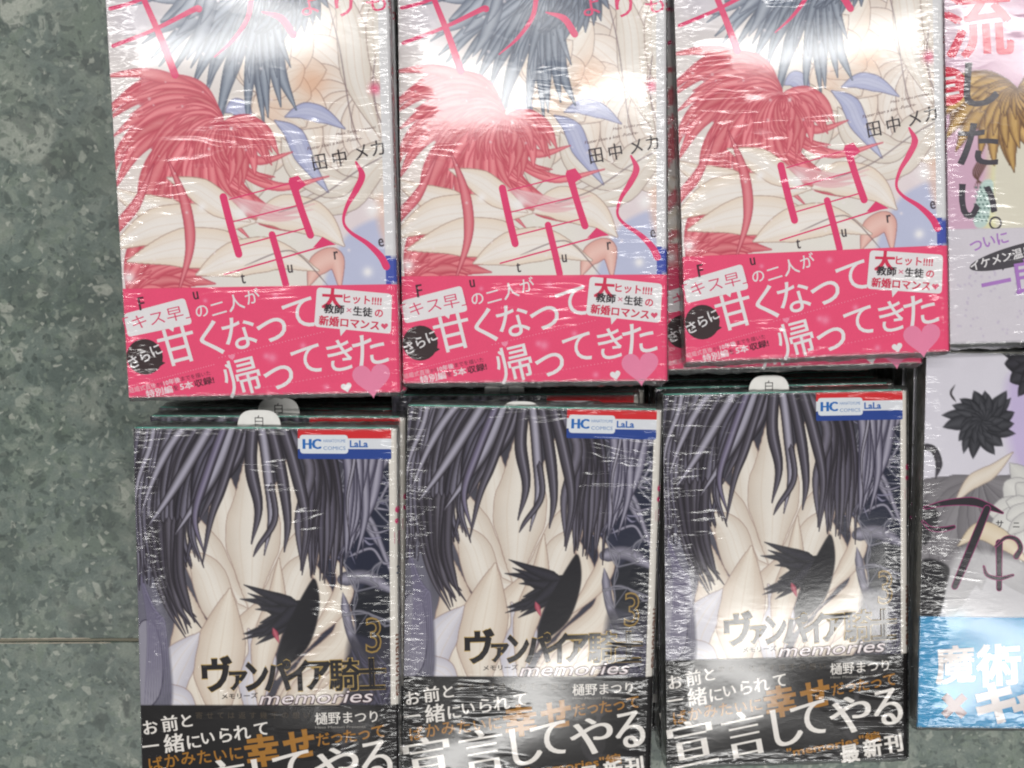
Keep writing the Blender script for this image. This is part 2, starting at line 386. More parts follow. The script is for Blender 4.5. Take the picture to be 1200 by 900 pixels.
# ---- cover of kind A: white cover, coral and slate ribbons, pink band
PINK = (230, 76, 116); WHITE = (226, 222, 220); CREAM = (222, 210, 186)
def art_rose():
    A = Art(W, H, 0.3, (222, 214, 212)); m = mapT1; q = lambda *p: mp(m, *p)
    for u, v, r, c, al in [(20, 90, 26, (228, 214, 206), .8), (80, 60, 30, (226, 214, 196), .8), (92, 36, 10, (226, 176, 140), .55), (60, 110, 34, (226, 222, 212), .9), (100, 100, 22, (222, 206, 212), .7), (12, 18, 16, (196, 190, 204), .6)]:
        A.blot(u, v, r, c, al)
    ln = (132, 108, 104); vn = (196, 170, 150)
    # pale peony petals, right and centre
    A.bloom(m, 420, 120, 60, 300, 9, 130, 21, 14, (222, 206, 194), (232, 224, 218), ln, vn, 31, 2, 6)
    A.bloom(m, 300, 120, -60, 120, 6, 90, 20, -20, (226, 208, 194), (234, 226, 218), ln, vn, 32, 2, 5)
    A.blot(*m(365, 108), 9, (226, 164, 126), .55); A.blot(*m(320, 140), 8, (230, 186, 160), .4)
    for P, wd in [(((392, -10), (412, 50), (420, 110), (446, 170)), 13), (((462, -10), (446, 40), (452, 100), (470, 150)), 11), (((250, 150), (282, 162), (300, 196), (300, 236)), 20), (((470, 170), (430, 200), (396, 236), (330, 250)), 17), (((330, 170), (350, 200), (392, 222), (420, 216)), 13)]:
        A.petal(mp(m, *P), wd, (214, 202, 190), (228, 221, 214), ln, vn)
    # periwinkle petals
    for P, wd in [(((334, 146), (356, 140), (380, 146), (404, 160)), 7), (((322, 150), (344, 166), (358, 194), (384, 230)), 8), (((264, 140), (276, 134), (286, 142), (288, 160)), 7)]:
        A.petal(mp(m, *P), wd, (160, 164, 200), (190, 192, 216), (96, 92, 120), (140, 142, 180))
    A.poly(q((392, 300), (420, 268), (470, 262), (470, 345), (384, 345)), (178, 184, 214), .85, 1.2)
    A.petal(q((360, 336), (372, 312), (392, 306), (398, 340)), 9, (214, 160, 150), (230, 190, 180), (150, 96, 96))
    A.poly(q((440, 240), (470, 236), (470, 300), (450, 290)), (226, 188, 170), .7, 1.5)
    # slate dahlia sweeping in from the top
    A.bloom(m, 322, -6, 166, 266, 26, 160, 5.2, 18, (84, 92, 110), (150, 158, 172), (78, 86, 104), None, 33, 4, 14)
    A.bloom(m, 340, -16, 262, 340, 14, 74, 4.6, -24, (74, 82, 100), (128, 136, 152), (72, 80, 98), None, 34, 3, 12)
    A.bloom(m, 250, -10, 190, 280, 8, 90, 7, -20, (110, 118, 136), (172, 178, 190), (92, 98, 116), None, 35, 2, 12)
    # coral dahlia with long curling petals
    red, redm, redl = (196, 78, 94), (226, 134, 140), (158, 52, 72)
    A.bloom(m, 262, 150, 104, 268, 34, 150, 5.0, 58, red, redm, (186, 72, 90), None, 36, 4, 14)
    A.bloom(m, 262, 150, -60, 30, 10, 70, 4.6, -40, red, redm, (186, 72, 90), None, 37, 3, 10)
    A.bloom(m, 150, 352, -6, 100, 24, 116, 6, -36, red, redm, (186, 72, 90), None, 38, 4, 12)
    # cream petals laid across the coral
    for P, wd in [(((126, 222), (170, 244), (206, 252), (236, 262)), 11), (((132, 292), (180, 268), (240, 262), (300, 262)), 16), (((150, 306), (210, 292), (270, 296), (330, 316)), 17), (((196, 212), (232, 226), (262, 246), (292, 262)), 11), (((230, 322), (270, 306), (320, 300), (372, 318)), 15), (((300, 262), (330, 252), (372, 262), (402, 290)), 15)]:
        A.petal(mp(m, *P), wd, (228, 210, 192), (234, 227, 222), (152, 122, 112), (218, 198, 182))
    A.petal(q((196, 190), (216, 240), (222, 290), (208, 345)), 4.2, red, (222, 134, 142), redl)
    A.petal(q((180, 196), (160, 240), (136, 270), (128, 300)), 4.2, red, (222, 134, 142), redl)
    A.strands(q((262, 232), (300, 256), (330, 262), (356, 258)), q((276, 236), (310, 244), (334, 250), (372, 240)), 6, 1.8, (214, 150, 160), (226, 186, 188), 1, .7, (.2, .4), 8, None, 10)
    for P in [((326, 252), (372, 236), (420, 206), (452, 190)), ((286, 312), (330, 296), (352, 302), (384, 336)), ((384, 20), (398, 70), (410, 140), (420, 176)), ((441, 80), (438, 110), (442, 140), (452, 166))]:
        A.stroke(q(*P), .45, (112, 92, 98), alpha=.85, taper=(.1, .1))
    for x, y, r in [(236, 245, 2), (282, 252, 3.2), (440, 117, 2.2), (151, 325, 2.4), (430, 320, 2), (200, 90, 1.5), (436, 250, 3)]:
        A.blot(*m(x, y), r * 1.2, (240, 236, 236) if r != 2.2 else (226, 96, 130), .9)
    for k in range(70): A.blot(rng.uniform(0, W), rng.uniform(0, 120), rng.uniform(.3, .8), (238, 226, 228), .7)
    # spine colour strip begins on the last millimetres of the front
    w_ = A.win(110.2, 0, 113, 128)
    ys, xs, U, V = w_; A.c[ys, xs] = np.where((V > 116)[..., None], (70, 84, 168), (216, 214, 216))
    # band
    w_ = A.win(-1, 128, 113, 175); ys, xs, U, V = w_; A.c[ys, xs] = PINK
    for x, y, r in [(322, 347, 4), (311, 416, 4), (318, 418, 6), (381, 452, 4), (375, 362, 3), (290, 440, 5), (240, 352, 3), (354, 404, 4), (428, 346, 3)]:
        A.blot(*m(x, y), r * .36, (240, 150, 178), .7)
    return A
def print_rose(cover, band, spine):
    m = mapT1; pk = (220, 62, 112); blk = (52, 44, 50)
    p = Print(0.02)
    def b(P, Wd, f=m, c=pk): p.brush(mp(f, *P), [x * .31 for x in Wd], c)
    # title strokes
    b([(261, 234), (270, 268), (279, 299)], [5, 5, 5]); b([(342, 218), (352, 248), (363, 278)], [5.2, 4.6, 5])
    p.poly(mp(m, (338, 214), (349, 211), (358, 222), (346, 230)), pk)
    b([(268, 237), (342, 219)], [.9, .9]); b([(273, 262), (350, 244)], [.9, .9]); b([(277, 290), (358, 270)], [1, 1])
    b([(318, 277), (327, 308), (334, 334)], [4.6, 4.6, 4.6]); b([(262, 322), (384, 289)], [1, 1.2]); p.poly(mp(m, (366, 292), (377, 280), (393, 289)), pk)
    b([(417, 197), (424, 212), (417, 228), (406, 246), (402, 263), (410, 275), (430, 288), (445, 302), (452, 314)], [1.4, 4.6, 4.2, 2.6, 1.8, 2.2, 3.4, 4.6, 5])
    p.build('title_lettering', cover); p = Print(0.02)
    g = mapT2
    b([(467, 14), (488, 9), (508, 2)], [2.6, 2.4, 2.2], g); b([(469, 54), (515, 37), (560, 16), (566, 15)], [2.6, 2.4, 3.6, 4.6], g)
    b([(504, 2), (522, 45), (537, 86)], [3.6, 4.4, 5], g)
    b([(626, -4), (621, 24), (604, 48), (582, 67)], [3.6, 3.2, 2.4, .9], g); b([(637, 19), (658, 26), (671, 44)], [1, 4.6, 4.8], g)
    for ch, x, y, s_ in (('よ', 690, 12, 26), ('り', 729, 10, 34), ('も', 765, 8, 28)): p.char(ch, *g(x, y), s_ * .365, pk, 8, heavy=.012)
    p.build('title_lettering', cover); p = Print(0.12)
    for ch, x, y in (('田', 697, 184), ('中', 720, 179.5), ('メ', 744.5, 173.5), ('カ', 763.5, 169)): p.char(ch, *g(x, y), 7.6, blk, 9, sx=.92, heavy=.01)
    p.line('Faster than a kiss -Future-', g(684, 169), g(747, 157), 1.9, (120, 90, 90), shear=.3); p.line('Meca Tanaka presents', g(717, 154), g(762, 146), 1.6, (120, 90, 90), shear=.3)
    p.build('author_lettering', cover); p = Print(0.22)
    for ch, x, y in (('t', 284, 327), ('u', 339, 316), ('r', 393, 301), ('e', 446, 287)): p.char(ch, *m(x, y), 7.4, (74, 64, 70), 6, sx=.7, heavy=.012)
    p.build('subtitle_lettering', cover)
    p = Print(0.30)
    wh = (224, 220, 222)
    p.rrect(mp(m, (145.4, 367), (216, 348.5), (225, 378.5), (150.5, 394)), 1.6, wh)
    p.poly(mp(m, (196, 383), (204, 381), (203, 388)), wh)
    p.line('「キス早」', m(146, 380), m(222, 363), 6.6, (214, 70, 110), weight=0.0)
    p.disc(*m(170, 417), 7.6, (58, 44, 46)); p.poly(mp(m, (187, 421), (194, 424), (188, 428)), (58, 44, 46))
    for ch, x, y in (('さ', 157, 423), ('ら', 170, 416), ('に', 183, 409)): p.char(ch, *m(x, y), 5.6, wh, 24, weight=.012)
    for ch, x, y, s_ in (('の', 236, 364, 17), ('二', 255, 361, 19), ('人', 275, 354, 20), ('が', 295, 347, 18)): p.char(ch, *m(x, y), s_ * .37, wh, 15, weight=.008)
    for ch, x, y, s_ in (('甘', 208, 404, 46), ('く', 246, 396, 46), ('な', 280, 389, 44), ('っ', 318, 386, 48), ('て', 350, 368, 44), ('帰', 283, 440, 46), ('っ', 326, 441, 48), ('て', 359, 421, 42), ('き', 398, 415, 42), ('た', 432, 409, 45)):
        p.char(ch, *m(x, y), s_ * .37, wh, 13, weight=.004, res=4)
    p.rrect(mp(m, (370.5, 337), (458.5, 345), (457, 390.5), (367, 382)), 1.8, wh); p.poly(mp(m, (397, 384), (405, 385), (398, 393)), wh)
    p.char('大', *m(388.5, 350), 9.0, (206, 50, 84), -4, weight=.04); p.line('ヒット!!!!', m(402, 350), m(446, 353.5), 4.2, (206, 50, 84), weight=.03)
    p.line('教師', m(379, 361), m(402, 363), 4.2, blk, weight=.03); p.line('×', m(405, 363), m(411, 363.6), 4.2, (206, 90, 120)); p.line('生徒', m(413, 364), m(435, 366), 4.2, blk, weight=.03); p.char('の', *m(443, 367), 4.0, (206, 50, 84), -4, weight=.03)
    p.line('新婚ロマンス', m(373, 374.5), m(443, 381), 4.4, (206, 50, 84), weight=.03); p.heart(*m(449.5, 381.5), 3.0, (214, 80, 110))
    p.heart(*m(434, 442), 16.2, (226, 128, 162), 4); p.heart(*m(404.5, 452), 4.6, wh, 12); p.heart(*m(266, 427.5), 2.2, wh, 10); p.heart(*m(271, 417), 2.8, (236, 140, 168), 10)
    p.line('結婚式直後', m(152, 457), m(183, 450), 2.5, (230, 190, 200)); p.line('から', m(184, 450), m(191, 448), 1.9, (90, 44, 60)); p.line('10年後', m(192, 448), m(211, 443.5), 2.5, (230, 200, 210), weight=.02); p.line('までを描いた', m(212, 443), m(246, 435.5), 2.2, (110, 50, 70))
    p.line('特別編', m(172, 461), m(202, 454.5), 3.5, (234, 216, 222), weight=.02); p.line('を', m(203, 454), m(209, 452.6), 2.6, (90, 44, 60)); p.line('5本', m(211, 452), m(226, 449), 3.5, (234, 216, 222), weight=.02); p.line('収録!', m(228, 448.5), m(250, 443.5), 3.4, (84, 40, 56), weight=.02)
    for (x0, y0), (x1, y1) in (((256, 418), (378, 388)), ((262, 461), (400, 436)), ((152, 452), (250, 426))):
        for k in range(34):
            t = k / 33; p.disc(*m(x0 + (x1 - x0) * t, y0 + (y1 - y0) * t), .22, (238, 150, 176), 6)
    p.char('F', *m(166, 355), 8, (60, 40, 50), 8, sx=.8, heavy=.015); p.char('u', *m(229, 346), 7.2, (60, 40, 50), 8, sx=.75, heavy=.015)
    p.build('slogan_lettering', band)
    p = Print(0.0); dk = (186, 44, 70)
    for k, ch in enumerate('キスよりも早く'): p.char(ch, 5.6, 40 + k * 9.2, 7.0, dk, 0, weight=.02)
    p.split(); p.char('花', 4.5, 14, 5.5, dk, 0, weight=.03); p.split(); p.line('田中メカ', (7.6, 108), (2.6, 108), 3, (90, 60, 70)); p.split()
    for k, ch in enumerate('キス早'): p.char(ch, 5.5, 142 + k * 6, 5, wh, 0, weight=.02)
    return p
# ---- cover of kind B: willow leaves before a pale moon, black band
def art_dark():
    A = Art(W, H, 0.3, (62, 60, 70)); q = lambda *p: mp(mapL3, *p)
    for u, v, r, c, al in [(8, 60, 30, (98, 96, 108), .9), (8, 100, 20, (118, 115, 128), .9), (100, 30, 26, (62, 62, 76), .7), (100, 60, 22, (28, 32, 56), .95), (96, 100, 22, (40, 40, 58), .9), (90, 120, 20, (46, 44, 60), .9)]:
        A.blot(u, v, r, c, al)
    A.poly(q((1020, 530), (1070, 500), (1070, 620), (1040, 640), (1010, 590)), (24, 28, 50), .95, 1.)
    A.poly(q((1030, 630), (1070, 640), (1070, 690), (1010, 680)), (16, 18, 30), .95, .8)
    # the big pale lily that the leaves hang over
    for (ex, ey), wd in (((868, 486), 21), ((952, 478), 21), ((986, 540), 17), ((824, 540), 19), ((978, 596), 15), ((834, 600), 16), ((908, 464), 24)):
        bx, by = 903, 664; mx, my = (bx + ex) / 2, (by + ey) / 2; k = (ex - bx) * .16
        A.petal(q((bx, by), (bx + (mx - bx) * .6 + k, my + 30), (mx + k * 1.3, my - 12), (ex, ey)), wd, (202, 188, 174), (226, 219, 210), (150, 122, 112), (206, 190, 174), 3)
    # pale lilies rising from the band
    ln, vn = (116, 88, 84), (184, 160, 140)
    for P, wd, c in [(((930, 800), (960, 772), (990, 752), (1024, 740)), 16, 0), (((920, 790), (950, 750), (980, 730), (1010, 716)), 14, 0), (((858, 800), (840, 740), (838, 690), (826, 628)), 20, 0), (((880, 800), (884, 740), (902, 690), (930, 640)), 22, 0), (((870, 800), (866, 740), (872, 690), (880, 640)), 22, 0), (((816, 800), (812, 750), (824, 720), (846, 690)), 17, 1), (((905, 800), (906, 750), (914, 716), (900, 684)), 15, 1), (((912, 780), (916, 710), (930, 660), (934, 604)), 12, 0),
                     (((925, 780), (966, 730), (1004, 690), (1002, 630)), 13, 0), (((930, 740), (962, 690), (984, 650), (968, 600)), 11, 0), (((960, 700), (992, 664), (1006, 630), (990, 596)), 9, 0), (((846, 800), (826, 770), (806, 760), (790, 720)), 13, 1), (((940, 800), (950, 770), (968, 740), (994, 720)), 11, 0), (((800, 580), (806, 560), (812, 540), (806, 512)), 8, 0)]:
        A.petal(q(*P), wd, (198, 180, 164) if not c else (184, 180, 190), (225, 216, 204) if not c else (214, 211, 218), (140, 112, 104), (202, 184, 166), 3)
    # black feather leaf cluster
    r = np.random.default_rng(4)
    for k in range(16):
        a = r.uniform(0, 1); x0, y0 = 962 - 12 * a, 640 + 30 * a; ang = R_(100 + 100 * r.uniform(0, 1)); L = r.uniform(34, 66)
        A.stroke(q((x0, y0), (x0 + L * .5 * math.cos(ang) + 2, y0 + L * .5 * math.sin(ang)), (x0 + L * math.cos(ang), y0 + L * math.sin(ang) - 4)), r.uniform(4, 7), (24, 22, 28), (46, 44, 54), 1, (.2, .6))
    A.poly(q((962, 640), (974, 626), (978, 660), (964, 704), (932, 728), (938, 690)), (26, 24, 30), 1, .4)
    # branches on the right
    rb = np.random.default_rng(11)
    for P, wd in [(((1062, 478), (1036, 520), (1030, 560), (1062, 610)), 3.2), (((1010, 540), (1034, 556), (1048, 590), (1066, 640)), 2.4), (((1000, 520), (1022, 540), (1062, 548)), 1.8), (((1020, 500), (1032, 530), (1026, 560), (1006, 590)), 1.5),
                  (((1040, 548), (1054, 520), (1066, 500)), 1.3), (((1010, 600), (1036, 590), (1050, 606), (1064, 600)), 1.4), (((1000, 626), (1030, 622), (1064, 640)), 6.5), (((1004, 640), (1014, 690), (1036, 720), (1064, 700)), 4.0), (((1024, 560), (1040, 572), (1062, 566)), 1.0), (((1016, 490), (1030, 494), (1060, 486)), 1.0)]:
        A.stroke(q(*P), wd, (62, 60, 74), (150, 146, 162), 1, (.1, .3))
    for k in range(14):
        x, y = rb.uniform(1000, 1060), rb.uniform(490, 620); a = rb.uniform(0, 6.3); L = rb.uniform(12, 34)
        A.stroke(q((x, y), (x + L * .5 * math.cos(a), y + L * .5 * math.sin(a) + 3), (x + L * math.cos(a), y + L * math.sin(a))), rb.uniform(.5, 1.2), (88, 84, 108), (150, 146, 168), .9, (.1, .5))
    P_ = [(rb.uniform(1000, 1064), rb.uniform(500, 690)) for _ in range(34)]
    for i, a in enumerate(P_):
        for b in sorted(P_, key=lambda c: math.dist(a, c))[1:4]:
            A.stroke(q(a, ((a[0] + b[0]) / 2 + rb.uniform(-3, 3), (a[1] + b[1]) / 2 + rb.uniform(-3, 3)), b), rb.uniform(.5, 1.1), (84, 82, 92), (140, 138, 150), .8)
    A.poly(q((1012, 690), (1030, 700), (1060, 690), (1066, 780), (1010, 782), (1006, 740)), (54, 52, 62), .85, 1.5)
    for k in range(14):
        x = rb.uniform(1012, 1056); A.stroke(q((x, 700 + rb.uniform(0, 30)), (x + 14, 735), (x + rb.uniform(-20, 50), 782)), rb.uniform(.8, 2.6), (34, 32, 44), (88, 84, 104), .8, (.2, .3))
    # lavender leaf slab at the left
    A.poly(q((776, 600), (800, 640), (812, 700), (816, 770), (800, 782), (776, 782)), (104, 102, 116), 1, .8)
    A.poly(q((778, 690), (796, 680), (806, 720), (804, 756), (794, 774), (778, 782)), (142, 139, 152), .95, .5, line=(54, 50, 66))
    for k in range(10): A.stroke(q((778 + k * 2.5, 610 + 8 * k), (790 + k * 2, 680), (786 + k * 3.2, 772)), 1.2, (70, 66, 88), (128, 122, 146), .7, (.1, .4))
    # willow leaves hanging from the top edge
    dk, md, lt = (28, 24, 29), (84, 79, 91), (164, 160, 176)
    A.strands(q((776, 440), (772, 500), (778, 560), (780, 640)), q((900, 440), (856, 500), (840, 570), (848, 610)), 30, 4.2, dk, (112, 108, 124), 1.6, 1, (.02, .5), 20, (34, 28, 38), 20)
    A.strands(q((990, 440), (1000, 510), (1004, 570), (1002, 630)), q((930, 440), (968, 500), (964, 560), (962, 620)), 20, 4.0, dk, (98, 93, 108), 1.6, 1, (.02, .5), 18, (34, 28, 38), 21)
    A.strands(q((1050, 440), (1040, 490), (1032, 540), (1020, 592)), q((1000, 440), (1012, 500), (1012, 560), (1004, 600)), 10, 3.8, (58, 54, 74), lt, 1.6, 1, (.02, .5), 16, (44, 40, 56), 22)
    A.strands(q((790, 560), (800, 620), (812, 660), (826, 690)), q((828, 560), (826, 620), (834, 660), (840, 680)), 9, 3.6, dk, md, 1.6, 1, (.05, .6), 16, (34, 28, 38), 25)
    for P, wd, mid in [(((902, 440), (890, 490), (864, 530), (846, 566)), 5.2, md), (((908, 440), (904, 500), (912, 548), (904, 588)), 5.4, md), (((914, 440), (922, 500), (926, 556), (918, 600)), 4.6, lt), (((922, 440), (936, 500), (944, 560), (940, 596)), 5.0, md), (((934, 440), (952, 500), (964, 560), (958, 616)), 5.4, md),
                       (((890, 440), (868, 500), (846, 540), (820, 580)), 5.6, lt), (((870, 440), (836, 500), (812, 540), (790, 572)), 5.0, lt), (((846, 440), (816, 480), (796, 520), (782, 560)), 4.2, lt), (((896, 450), (874, 520), (860, 560), (850, 612)), 4.0, md), (((800, 440), (794, 480), (780, 520), (775, 560)), 3.0, lt), (((882, 440), (856, 510), (842, 560), (852, 600)), 4.2, (116, 108, 134)),
                       (((926, 520), (930, 560), (912, 590), (906, 602)), 2.6, md), (((1016, 444), (1018, 490), (1010, 536), (1012, 580)), 1.5, lt)]:
        A.stroke(q(*P), wd, dk, mid, 1, (.02, .55), edge=(34, 28, 38))
        A.stroke(q(*[(x + 1.2, y) for x, y in P]), wd * .18, lt, alpha=.45, taper=(.1, .6))
    for x, y, a in ((930, 690, 70),):
        k = R_(a); A.stroke(q((x - 9 * math.cos(k), y - 9 * math.sin(k)), (x, y - 1), (x + 10 * math.cos(k), y + 9 * math.sin(k))), 2.6, (128, 36, 56), (190, 96, 112), .95, (.4, .5))
    w_ = A.win(111.4, 0, 113, 124); ys, xs, U, V = w_; A.c[ys, xs] = (214, 208, 200)
    w_ = A.win(-1, 124, 113, 175); ys, xs, U, V = w_; A.c[ys, xs] = (23, 20, 21)
    for k in range(7):
        a = q((985 + k * 9, 775), (1010 - k * 4, 850), (960 + k * 15, 900)); A.stroke(a, 1.6, (58, 55, 58), alpha=.5)
    return A
def print_dark(cover, band, spine):
    m = mapL2; n = mapL3; p = Print(0.02); blk = (22, 18, 22); gold = (150, 122, 66); wh = (228, 222, 216)
    # publisher strip in the corner
    def quad(x0, y0, x1, y1, c, f=n): p.poly(mp(f, (x0, y0), (x1, y0 - .02 * (x1 - x0)), (x1, y1 - .02 * (x1 - x0)), (x0, y1)), c)
    quad(956, 459.5, 1059, 470, (204, 36, 44)); quad(956, 470, 1059, 481.5, (214, 216, 222)); p.rrect(mp(n, (956, 481.5), (1059, 479.4), (1059, 490.5), (956, 492.5)), .8, (34, 64, 140))
    p.rrect(mp(n, (958, 466), (1011, 465), (1011.5, 485.5), (958.5, 486.5)), 1.6, (216, 220, 226))
    p.line('HC', n(962, 476), n(981, 475.6), 6.2, (36, 104, 178), heavy=.05, weight=.01); p.line('HANATOYUME', n(984, 472), n(1008.5, 471.6), 2.0, (70, 120, 180)); p.line('COMICS', n(984, 480), n(1008.5, 479.6), 2.3, (70, 120, 180))
    p.line('LaLa', n(1013.5, 474.8), n(1033, 474.4), 4.2, (40, 96, 170), weight=.03)
    p.build('publisher_strip', cover); p = Print(0.02)
    chars = (('ヴ', 561.8, 757, 40, .95), ('ァ', 585.5, 765, 30, .9), ('ン', 606, 760, 38, .78), ('パ', 629.5, 759, 38, .82), ('イ', 652, 759, 38, .78), ('ア', 675, 759, 37, .86), ('騎', 704, 758, 37, .95), ('士', 735, 757, 38, .86))
    for ch, x, y, s_, sx in chars: p.char(ch, *m(x, y), s_ * .39, (190, 160, 96), 2, weight=.05, sx=sx, sy=1.08, res=2)
    for ch, x, y, s_, sx in chars: p.char(ch, *m(x, y), s_ * .39, blk, 2, weight=.022 if ch == '騎' else .026, sx=sx, sy=1.08, heavy=.02 if ch != '騎' else 0, res=2)
    p.line('メモリーズ', m(566, 783), m(606, 782), 2.8, blk, weight=.02)
    p.line('memories', m(610, 786), m(735, 783), 8.6, (60, 36, 44), shear=.35, weight=.03, res=4); p.line('memories', m(610, 785.6), m(735, 782.6), 8.4, (226, 214, 216), shear=.35, weight=.0, res=4)
    p.build('title_lettering', cover); p = Print(0.02)
    p.char('3', *m(739, 713), 22, gold, 0, sx=.8, weight=.02); p.char('3', *m(739, 713), 21.6, (40, 34, 36), 0, sx=.8, weight=-.012)
    p.build('volume_number', cover)
    p = Print(0.30); gd = (158, 108, 38)
    for k, ch in enumerate('寄せては返す幾千の想い'): p.char(ch, *m(540 + k * 12, 805), 3.4, (74, 64, 52))
    p.line('樋野まつり', m(669, 809), m(739, 806), 6.0, wh, weight=.004, heavy=.006); p.line('Hino Matsuri Presents', m(669, 819), m(725, 818), 1.6, (150, 146, 140))
    for ch, x, y, s_ in (('お', 485.4, 819, 19), ('前', 507, 814.5, 20), ('と', 526, 811, 18), ('一', 485, 841, 20), ('緒', 511, 837.5, 24), ('に', 533, 836, 19), ('い', 549, 831.6, 18), ('ら', 568.6, 828, 20), ('れ', 587, 825, 20), ('て', 608.5, 821, 19)):
        p.char(ch, *m(x, y), s_ * .39, wh, 7, weight=.008, heavy=.012)
    for ch, x, y, s_ in (('ば', 490, 862, 18), ('か', 508, 858, 18), ('み', 526, 855.5, 18), ('た', 544, 853.5, 18), ('い', 562, 852, 17), ('に', 579.6, 849.5, 18), ('だ', 677, 833, 17), ('っ', 692.4, 832, 18), ('た', 707, 829, 17), ('っ', 723, 828, 18), ('て', 739, 824, 18)):
        p.char(ch, *m(x, y), s_ * .39, gd, 9, weight=.015)
    for ch, x, y, s_ in (('幸', 608.5, 846, 40), ('せ', 650, 838.5, 38)): p.char(ch, *m(x, y), s_ * .39, gd, 8, weight=.04)
    for ch, x, y, s_, sx, sy in (('宣', 812, 871, 60, 1., 1.), ('言', 873, 860, 56, .95, 1.05), ('し', 922, 851, 54, .9, 1.), ('て', 948, 842, 52, .95, 1.), ('や', 996, 837, 56, 1., .9), ('る', 1039, 828, 54, .8, 1.)):
        p.char(ch, *n(x, y), s_ * .405, wh, 10, heavy=.034 if ch in '宣言' else .024, weight=-.012 if ch in '宣言' else -.004, sx=sx, sy=sy, res=5)
    p.line('"memories"編', n(922, 882), n(1030, 862), 5.4, gd, weight=.025)
    for ch, x, y in (('最', 995, 883), ('新', 1021.5, 876), ('刊', 1046, 871)): p.char(ch, *n(x, y), 9.2, wh, 8, weight=.035)
    p.build('slogan_lettering', band)
    p = Print(0.0)
    p.line('memories', (2.8, 92), (2.8, 120), 5.0, (120, 76, 60), weight=.01); p.split(); p.disc(3, 36, 1.6, (222, 60, 120)); p.disc(2.5, 41, 1.2, (222, 60, 120)); p.poly([(1, 46), (6, 46), (6, 52), (1, 51)], (222, 90, 140)); p.line('3', (2, 63), (5, 63), 5, (60, 80, 110), weight=.02)
    p.split()
    for k, ch in enumerate('ヴァンパイア騎士'): p.char(ch, 8.5, 30 + k * 9, 7.0, (40, 34, 40), 0, weight=.03)
    p.split(); p.line('宣言してやる', (5, 134), (5, 168), 5, (206, 202, 198), weight=.01)
    return p
# ---- cover of kind C: lilac cover with ochre ribbons
def art_lilac():
    A = Art(W, H, 0.5, (206, 168, 190)); q = lambda *p: mp(mapA, *p)
    A.blot(*mapA(1120, 20), 20, (222, 206, 216), .8); A.poly(q((1168, 130), (1210, 110), (1330, 100), (1330, 275), (1160, 275), (1160, 200)), (218, 214, 172), 1, 2.5)
    A.poly(q((1176, 150), (1230, 130), (1280, 200), (1210, 275), (1170, 275)), (216, 210, 196), .9, 1.)
    br, bm, bl = (116, 82, 52), (204, 166, 102), (84, 58, 42)
    A.bloom(mapA, 1128, 122, 0, 360, 12, 26, 3.6, 24, (116, 86, 64), (166, 130, 96), bl, None, 3, 2, 12)
    A.bloom(mapA, 1196, 100, 150, 400, 20, 96, 7.5, 22, br, bm, bl, (150, 112, 66), 4, 3, 16)
    for k in range(5): A.stroke(q((1160 - k * 3, 186), (1150 - k * 2, 204), (1142 + k * 5, 220)), .7, (90, 60, 50), taper=(.1, .6))
    A.poly(q((1150, 216), (1166, 214), (1158, 262), (1142, 262)), (186, 206, 200), 1, .4)
    r = np.random.default_rng(2)
    for i in range(9):
        for j in range(4): A.disc(*mapA(1145 + j * 5 + (i % 2) * 2 - i * .4, 219 + i * 5), .5, (80, 110, 106))
    w_ = A.win(-1, 124, 113, 175); ys, xs, U, V = w_; A.c[ys, xs] = (206, 200, 208)
    for k in range(180):
        u, v = r.uniform(6, 110), r.uniform(138, 172); A.disc(u, v, .55, (190, 180, 198), .8)
    return A
def print_lilac(cover, band, spine):
    m = mapA; p = Print(0.02); rd = (214, 70, 96); dk = (70, 66, 74); pu = (168, 120, 190); wh = (224, 220, 222)
    p.char('流', *m(1149, 22), 32, rd, 3, weight=.01, heavy=.012)
    p.disc(*m(1112, 97), 8.4, (206, 44, 70)); p.char('三', *m(1112, 97), 10, wh, 8, weight=.03)
    for ch, x, y, s_ in (('し', 1153, 96, 60), ('た', 1148, 167, 58), ('い', 1147, 236, 56)): p.char(ch, *m(x, y), s_ * .37, dk, -3, heavy=.014, weight=.012)
    p.ring(*m(1168, 262), 2.9, .8, dk)
    p.char('恋', *m(1240, 60), 26, rd, 3, weight=.02); p.char('湯', *m(1240, 160), 26, rd, 3, weight=.02)
    p.build('title_lettering', cover)
    p = Print(0.30)
    for ch, x, y in (('つ', 1144, 289), ('い', 1160, 284), ('に', 1176, 280.5)): p.char(ch, *m(x, y), 6.2, pu, 12, weight=.02)
    p.disc(*m(1202, 300), 25, (74, 70, 76), 40, 4.6, 13); p.poly(mp(m, (1174, 314), (1182, 312), (1176, 320)), (74, 70, 76))
    for k, ch in enumerate('イケメン温泉宅'): p.char(ch, *m(1142 + k * 13, 312.5 - k * 3.2), 4.9, wh, 13, weight=.018)
    p.char('一', *m(1168, 334), 14, pu, 10, weight=.02); p.char('良', *m(1208, 326), 16, pu, 8, weight=.015); p.char('い', *m(1250, 322), 16, pu, 8, weight=.015)
    p.build('slogan_lettering', band)
    p = Print(0.0); p.char('流', 6, 40, 7, dk, 0, weight=.02)
    return p
